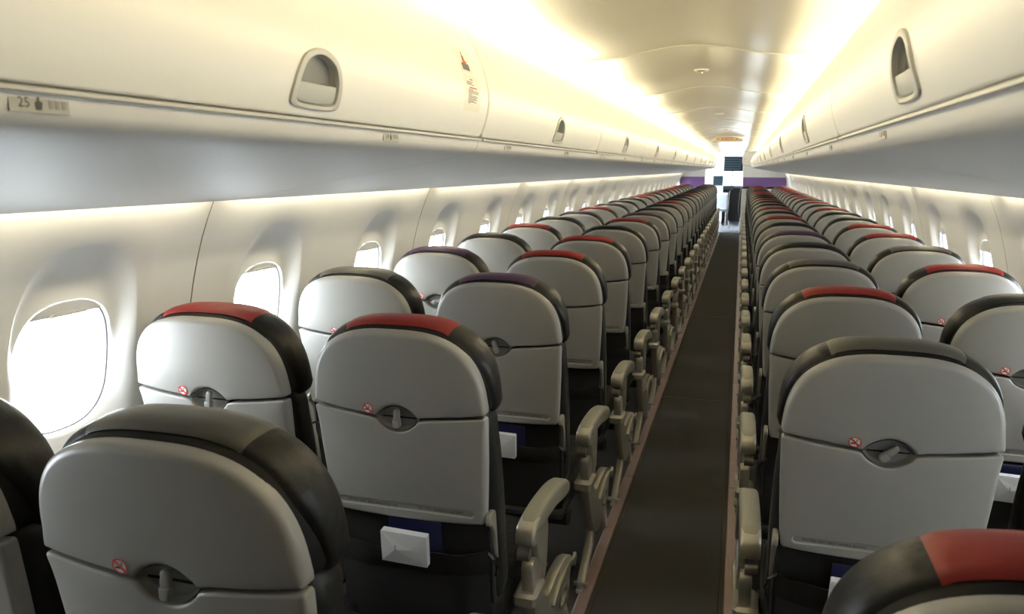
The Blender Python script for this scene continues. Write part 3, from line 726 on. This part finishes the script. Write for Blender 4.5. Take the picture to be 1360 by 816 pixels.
MIDA = {s: slab(spline([(0.19, 0.60), (0.25, 0.63), (0.45, 0.63), (0.62, 0.60), (0.64, 0.57), (0.55, 0.57), (0.30, 0.585), (0.22, 0.50), (0.19, 0.40), (0.15, 0.40), (0.16, 0.52)], 4), 0.0115, 0.006, lambda a, b, t: (s*0.2555+t, a, b)).mesh('inner_armrest', PADM) for s in (1, -1)}
def make_seat(x, y, s, aisle, colour, label, group, latch=0.0, recl=0.0):
    """s: side on which the aisle lies (+1 = right of this seat)"""
    o = thing('aircraft_seat', label, 'seat', (x, y, -0.011 if s < 0 else 0), group)
    bk = o
    put('upper_shell', UPPER, o, (0, 0, ZO)); t = put('tray_table', TRAY, o, (0, 0, ZO))
    put('latch_recess', DISH, t); put('latch', LATCHM, t, LATCH_LOC, (math.atan(TAN_R)*0, latch, 0)); put('belt_lettering', T1, t); put('vest_lettering', T2, t)
    zs = 0.9765; xs = -0.070
    put('no_smoking_sign', SIGN, o, (xs, Yb(zs)-bulge(xs)-0.0006, zs+ZO), (math.atan(TAN_R), 0, 0))
    h = put('headrest', HEAD, o, (0, 0, ZO)); put('piping', PIPE, h)
    put('headrest_cover', COV[colour], o, (0, 0, ZO), label='%s headrest cover' % {'grey': 'charcoal', 'black': 'black'}.get(colour, colour))
    put('back_cushion', BACKC, o, (0, 0, ZO)); put('seat_cushion', SEATC, o); put('lower_back', LOWB, o, (0, 0, ZO))
    k = put('literature_pocket', POCK, o, (0, 0, ZO)); put('pocket_band', PBAND, k)
    for sx in (-1, 1): put('tray_arm', TARM, o, (sx*0.213, 0, ZO))
    put('seat_frame', FRAMEM, o)
    if aisle:
        D = AIS[s]
        a = put('armrest', D['base'], o, (0, 0.026, -0.030)); put('armrest_pad', D['pad'], a, label='olive armrest pad'); put('hinge', D['hinge'], a); put('screw', D['screw'], a)
        p = put('side_panel', D['post'], o, (0, 0.026, -0.028)); put('bracket_band', D['band'], p); put('panel_rib', D['rib'], p); put('oval_recess', D['hole'], p)
        l = put('leg', D['leg'], o); put('foot_bolt', D['bolt'], l); put('leg', D['fleg'], o)
    else:
        l = put('leg', WLEG[s][0], o); put('leg', WLEG[s][1], o); put('leg_bracket', UPR[s], o); put('inner_armrest', MIDA[s], o)
    if recl: o.rotation_euler = (recl, 0, 0)
    return o
cols = {
 'C': 'grey red purple red red black red purple black black red black black black red black black purple black black black red black black'.split(),
 'A': 'black red grey purple black red black purple red purple black black red red black red black red red red black red red black'.split(),
 'D': 'red grey red grey black purple black red black red black black red black black red red black black red black red black'.split(),
 'F': 'black grey black red grey red red black black red black red black red red black red red red red red black red'.split()}
cname = {'red': 'red', 'purple': 'purple', 'grey': 'charcoal', 'black': 'black'}
latches = {('C', 0): 0.0, ('C', 1): 0.0, ('C', 2): -0.35, ('A', 1): 0.1, ('A', 3): 1.35, ('D', 1): 0.8}
for q, x, s, y0, n, k0 in (('C', -0.538, 1, 0.8606, 24, 0), ('A', -1.054, 1, 0.8606, 24, 0), ('D', 0.546, -1, 0.976, 23, 0), ('F', 1.050, -1, 0.976, 23, 1)):
    for k in range(k0, n):
        y = y0+PIT*k
        if q == 'D' and k == 0: y = 0.775
        pos = {'C': 'aisle seat left of the aisle', 'A': 'window seat on the left', 'D': 'aisle seat right of the aisle', 'F': 'window seat on the right'}[q]
        lab = 'grey-shelled aircraft %s, %s row from the camera, %s headrest cover' % (pos, ORD[k], cname[cols[q][k]])
        make_seat(x, y, s, q in 'CD', cols[q][k], lab, 'grey-backed cabin seats', latches.get((q, k), random.choice((0.0, 0.0, 0.05, 0.2, 1.2))))

# ---- paper bags and cards in the pockets
def bag_mesh():
    mb = MB(); a, b = 0.060, 0.043
    mb.box(-a, a, 0.0, 0.020, -b, b, 0.0015)
    P = {0: (-a, 0, b), 1: (a, 0, b), 2: (a, 0, -b), 3: (-a, 0, -b), 4: (-0.020, -0.0075, 0.000), 5: (0.018, -0.0055, 0.002), 6: (-a, -0.001, 0.004), 7: (a, -0.001, 0.004)}
    V = [P[i] for i in range(8)]
    mb.add(V, [(0, 1, 5, 4), (4, 5, 2, 3), (0, 4, 6), (6, 4, 3), (5, 1, 7), (5, 7, 2)])
    mb.add([(-0.020, -0.0085, 0.013), (-0.0175, -0.0085, 0.013), (-0.0185, -0.009, -0.004), (-0.0205, -0.009, -0.004)], [(0, 1, 2, 3)], 1)
    return mb.mesh('paper_bag', [PAPER, FAINT], False)
BAG = bag_mesh()
CARD = MB().box(-0.07, 0.07, 0, 0.002, -0.075, 0.075, 0.0009).mesh('safety_card', NAVY, False)
for nm, x, y0, bx, bz, lab, crd in (('C', -0.538, 0.8606+PIT, 0.006, 0.619, 'left aisle seat with nearest red cover', True), ('C2', -0.538, 0.8606+2*PIT, 0.006, 0.612, 'nearest purple-covered seat left of the aisle', True),
                     ('D', 0.546, 0.976+PIT, -0.033, 0.588, 'right aisle seat with charcoal cover', True), ('F', 1.050, 0.976+2*PIT, 0.0, 0.597, 'right window seat at the photo edge', True)):
    b = thing('sick_bag', 'white paper bag, pocket behind the %s' % lab, 'paper bag', (x+bx, y0+0.0115, bz+ZO), 'paper bags in seat pockets', BAG)
    b.rotation_euler = (0.15, 0.03, 0)
    c = thing('safety_card', 'dark blue card, pocket behind the %s' % lab, 'card', (x+bx+0.014, y0+0.0545, bz-0.006+ZO), 'dark blue cards in seat pockets', CARD)
    c.rotation_euler = (0.155, 0.02, 0)

# ============================================================ CEILING FITTINGS
sp = MB(); n = 28
Ls = []
for r_, z in ((0.036, 0.0), (0.034, -0.006), (0.028, -0.009), (0.022, -0.008), (0.019, -0.004)): Ls.append([(r_*math.cos(2*math.pi*i/n), r_*math.sin(2*math.pi*i/n), z) for i in range(n)])
sp.add(*strip_loops(Ls)); SPK = sp.mesh('ceiling_speaker', BIN)
g = MB(); g.add([(0.019*math.cos(2*math.pi*i/n), 0.019*math.sin(2*math.pi*i/n), -0.005) for i in range(n)], [tuple(range(n))])
for i in range(-2, 3): g.box(-0.016+abs(i)*0.002, 0.016-abs(i)*0.002, i*0.006-0.001, i*0.006+0.001, -0.008, -0.005)
GRL = g.mesh('speaker_grille', HINGE, False)
PIN = MB().tube([(0, 0.062, 0.004), (0, 0.062, -0.012)], [0.007, 0.004], 8).mesh('indicator_pin', BIN)
for i, y in enumerate((3.96, 7.05, 9.92, 13.1, 16.2)):
    o = thing('ceiling_fitting', 'small round cream ceiling fitting with dark centre, %s from the camera' % ('nearest' if i == 0 else ORD[i]), 'ceiling fitting', (0.004, y, 1.9835), 'round ceiling fittings', SPK)
    put('grille', GRL, o); put('indicator', PIN, o)
# exit sign hanging under the ceiling
ex = thing('exit_sign', 'cream EXIT sign with red letters hanging below the ceiling far down the aisle', 'sign', (-0.012, 11.8, -0.046))
so = [(-0.205, 1.950), (0.205, 1.950), (0.215, 1.975), (0.19, 1.998), (0.1, 2.018), (0, 2.026), (-0.1, 2.018), (-0.19, 1.998), (-0.215, 1.975)]
put('sign_board', slab(so, 0.02, 0.004, lambda a, b, t: (a, t, b)).mesh('sign_board', SIGNC), ex)
t = text_mesh('EXIT', 0.066, SIGNR); t.transform(Matrix(((1.25, 0, 0, 0), (0, 0, -1, -0.0212), (0, 1, 0, 1.984), (0, 0, 0, 1)))); put('exit_lettering', t, ex)
for sx in (-1, 1):
    put('dot', MB().tube([(sx*0.128, -0.0195, 1.984), (sx*0.128, -0.0215, 1.984)], 0.011, 10).mesh('dot', SIGNR), ex)

# ============================================================ FORWARD END
BY = 20.35
bl = thing('bulkhead_partition', 'left forward bulkhead with purple panel at the far end', 'partition', (0, BY, 0))
put('wall_board', MB().box(-1.30, -0.66, 0, 0.05, 0, 2.05, 0.004).mesh('wall_board', WHITE), bl)
put('purple_panel', MB().box(-1.29, -0.672, -0.012, 0.0, 1.075, 1.335, 0.003).mesh('purple_panel', PURP), bl, label='purple panel')
br_ = thing('bulkhead_partition', 'right forward bulkhead with purple panel at the far end', 'partition', (0, BY+0.35, 0))
put('wall_board', MB().box(0.24, 1.30, 0, 0.05, 0, 2.05, 0.004).mesh('wall_board', WHITE), br_)
put('purple_panel', MB().box(0.245, 1.29, -0.012, 0.0, 1.05, 1.325, 0.003).mesh('purple_panel', PURP), br_, label='purple panel')
wd = thing('divider_panel', 'white half-height divider in front of the right seat rows', 'partition', (0, 19.25, 0))
put('board', MB().box(0.222, 1.25, 0, 0.045, 0, 1.075, 0.01).mesh('board', WHITE), wd)
put('foot_rail', MB().box(0.222, 1.25, -0.008, 0.0, 0.0, 0.09, 0.003).mesh('foot_rail', ALLOY), wd)
ec = thing('bin_end_cap', 'rounded cream end cap closing the right bins with a red mark', 'end cap', (0, 20.66, 0))
eo = spline([(0.20, 1.72), (0.205, 1.66), (0.25, 1.615), (0.40, 1.60), (0.50, 1.62), (0.52, 1.85), (0.45, 1.93), (0.28, 1.92), (0.21, 1.85)], 4)
put('cap', slab(eo, 0.03, 0.015, lambda a, b, t: (a, t, b)).mesh('cap', BIN), ec)
put('red_mark', MB().tube([(0.265, -0.029, 1.775), (0.265, -0.032, 1.775)], 0.008, 10).mesh('red_mark', RINGR), ec)
for i, xs in enumerate((0.40, 0.93)):
    b = thing('forward_seat', 'black seat top peeking over the white divider, %s one' % ('inner' if i == 0 else 'outer'), 'seat', (xs, 19.62, 0), 'black seats beyond the divider')
    put('backrest', slab(spline([(-0.2, 0.45), (0.2, 0.45), (0.215, 0.8), (0.20, 1.06), (0.11, 1.118), (-0.11, 1.118), (-0.20, 1.06), (-0.215, 0.8)], 5), 0.05, 0.03, lambda a, c, t_: (a, t_, c)).mesh('backrest', LEATHER), b)
    put('cushion', MB().box(-0.21, 0.21, 0.05, 0.48, 0.36, 0.47, 0.03).mesh('cushion', LEATHER), b)
    for sx in (-1, 1): put('leg', MB().tube([(sx*0.17, 0.1, 0.0), (sx*0.17, 0.2, 0.37)], 0.018, 8).mesh('leg', ALLOY), b)
js = thing('jump_seat', 'black crew jump seat on thin legs at the end of the aisle', 'seat', (0.09, 21.3, 0))
put('backrest', slab(spline([(-0.17, 0.22), (-0.18, 0.6), (-0.17, 0.92), (-0.11, 1.02), (0.0, 1.045), (0.12, 1.03), (0.17, 0.9), (0.18, 0.5), (0.16, 0.22)], 5), 0.07, 0.04, lambda a, c, t_: (a, t_, c)).mesh('backrest', LEATHER), js)
put('cushion', MB().box(-0.17, 0.17, 0.06, 0.20, 0.28, 0.62, 0.03).mesh('cushion', FABRIC), js)
for sx in (-1, 1): put('leg', MB().tube([(sx*0.14, 0.0, 0.0), (sx*0.14, 0.0, 0.25)], 0.014, 8).mesh('leg', STEEL), js)
# service trolley left of the forward doorway
tr = thing('service_trolley', 'pale grey galley trolley at the far end of the aisle', 'trolley', (-0.30, 22.15, 0))
put('body', MB().box(-0.17, 0.17, 0, 0.45, 0.46, 0.86, 0.01).mesh('body', WHITE), tr)
put('door', MB().box(-0.145, 0.145, -0.012, 0.0, 0.49, 0.835, 0.005).mesh('door', GREYC), tr)
put('base', MB().box(-0.16, 0.16, 0.01, 0.44, 0.40, 0.462, 0.01).mesh('base', TEALD), tr)
put('worktop', MB().box(-0.175, 0.175, -0.01, 0.46, 0.86, 0.885, 0.006).mesh('worktop', WHITE), tr)
for sx in (-0.14, 0.14):
    for sy in (0.05, 0.40): put('leg', MB().tube([(sx, sy, 0), (sx, sy, 0.41)], 0.012, 8).mesh('leg', STEEL), tr)
for i, xs in enumerate((-0.43, -0.33)):
    o = thing('water_bottle', 'small white bottle on the galley trolley, %s of two' % ('left' if i == 0 else 'right'), 'bottle', (xs+0.04, 22.3, 0.885), 'bottles on the galley trolley')
    put('body', MB().tube([(0, 0, 0), (0, 0, 0.10), (0, 0, 0.13), (0, 0, 0.15)], [0.032, 0.032, 0.016, 0.014], 12).mesh('body', WHITE), o)
    put('cap', MB().tube([(0, 0, 0.15), (0, 0, 0.17)], 0.016, 10).mesh('cap', GREYC), o)
# forward wall with the open flight deck doorway
fwall = struct('wall_front')
fb = MB(); fb.box(-1.36, -0.29, 23.0, 23.06, 0, 2.1); fb.box(0.24, 1.36, 23.0, 23.06, 0, 2.1); fb.box(-0.29, 0.24, 23.0, 23.06, 1.86, 2.1)
put('wall_board', fb.mesh('wall_board', WHITE), fwall)
for x in (-0.305, 0.225): put('door_post', MB().box(x, x+0.03, 22.985, 23.07, 0, 1.87, 0.004).mesh('door_post', BIN), fwall)
mo = thing('wall_screen', 'dark rectangular screen on the white wall beside the flight deck door', 'screen', (-0.42, 22.98, 1.20))
put('housing', MB().box(-0.135, 0.135, -0.02, 0.02, -0.135, 0.135, 0.006).mesh('housing', TEALD), mo)
put('glass', MB().box(-0.12, 0.12, -0.024, -0.019, -0.12, 0.12, 0.001).mesh('glass', SCREEN), mo)
# flight deck
ck = struct('wall_cockpit')
cb = MB(); cb.box(-0.9, -0.36, 25.2, 25.25, 0.95, 1.5); cb.box(-0.092, -0.05, 25.2, 25.25, 0.95, 1.5); cb.box(0.235, 0.9, 25.2, 25.25, 0.95, 1.5); cb.box(-0.9, 0.9, 25.2, 25.25, 1.45, 2.1); cb.box(-0.9, 0.9, 25.2, 25.25, 0, 1.045)
put('windshield_frame', cb.mesh('windshield_frame', TEALD), ck)
for x0, x1 in ((-0.36, -0.092), (-0.05, 0.235)): put('pane', MB().box(x0, x1, 25.215, 25.225, 1.045, 1.45).mesh('pane', GLASS, False), ck)
for s in (-1, 1): put('side_wall', MB().box(s*0.9-0.02, s*0.9+0.02, 23.06, 25.25, 0, 2.1).mesh('side_wall', TEALD), ck)
op = thing('switch_console', 'blue-grey overhead switch panel above the flight deck windows', 'control panel', (-0.08, 24.3, 0))
put('panel', MB().box(-0.25, 0.25, 0, 0.05, 1.50, 1.83, 0.01).mesh('panel', TEAL), op)
for r_ in range(4): put('switch_row', MB().box(-0.22, 0.22, -0.012, 0.0, 1.55+0.07*r_, 1.58+0.07*r_, 0.003).mesh('switch_row', TEALD), op)
ip = thing('instrument_panel', 'dark teal instrument panel below the flight deck windows', 'control panel', (0, 24.6, 0))
put('dash', MB().box(-0.85, 0.85, 0, 0.25, 0.0, 1.02, 0.03).mesh('dash', TEALD), ip)
for x in (-0.45, -0.2, 0.05, 0.3): put('display', MB().box(x-0.1, x+0.1, -0.012, 0.0, 0.70, 0.92, 0.004).mesh('display', SCREEN), ip)
put('pedestal', MB().box(-0.15, 0.15, -0.7, 0.0, 0.0, 0.60, 0.02).mesh('pedestal', TEAL), ip)
# vestibule walls: left door open to daylight, unseen right leaf added to cut it
for s, side in ((-1, 'left'), (1, 'right')):
    dw = struct('door_%d' % (1 if s < 0 else 2))
    m_ = MB(); x0, x1 = sorted((s*1.27, s*1.31))
    ya = 20.2
    m_.box(x0, x1, ya, 21.2, 0, 2.1); m_.box(x0, x1, 22.1, 23.06, 0, 2.1); m_.box(x0, x1, 21.2, 22.1, 1.9, 2.1)
    put('door_surround', m_.mesh('door_surround', WHITE), dw)
    if s > 0: put('door_leaf', MB().box(x0+0.005, x1-0.005, 21.203, 22.097, 0, 1.897, 0.004).mesh('door_leaf', WHITE), dw)
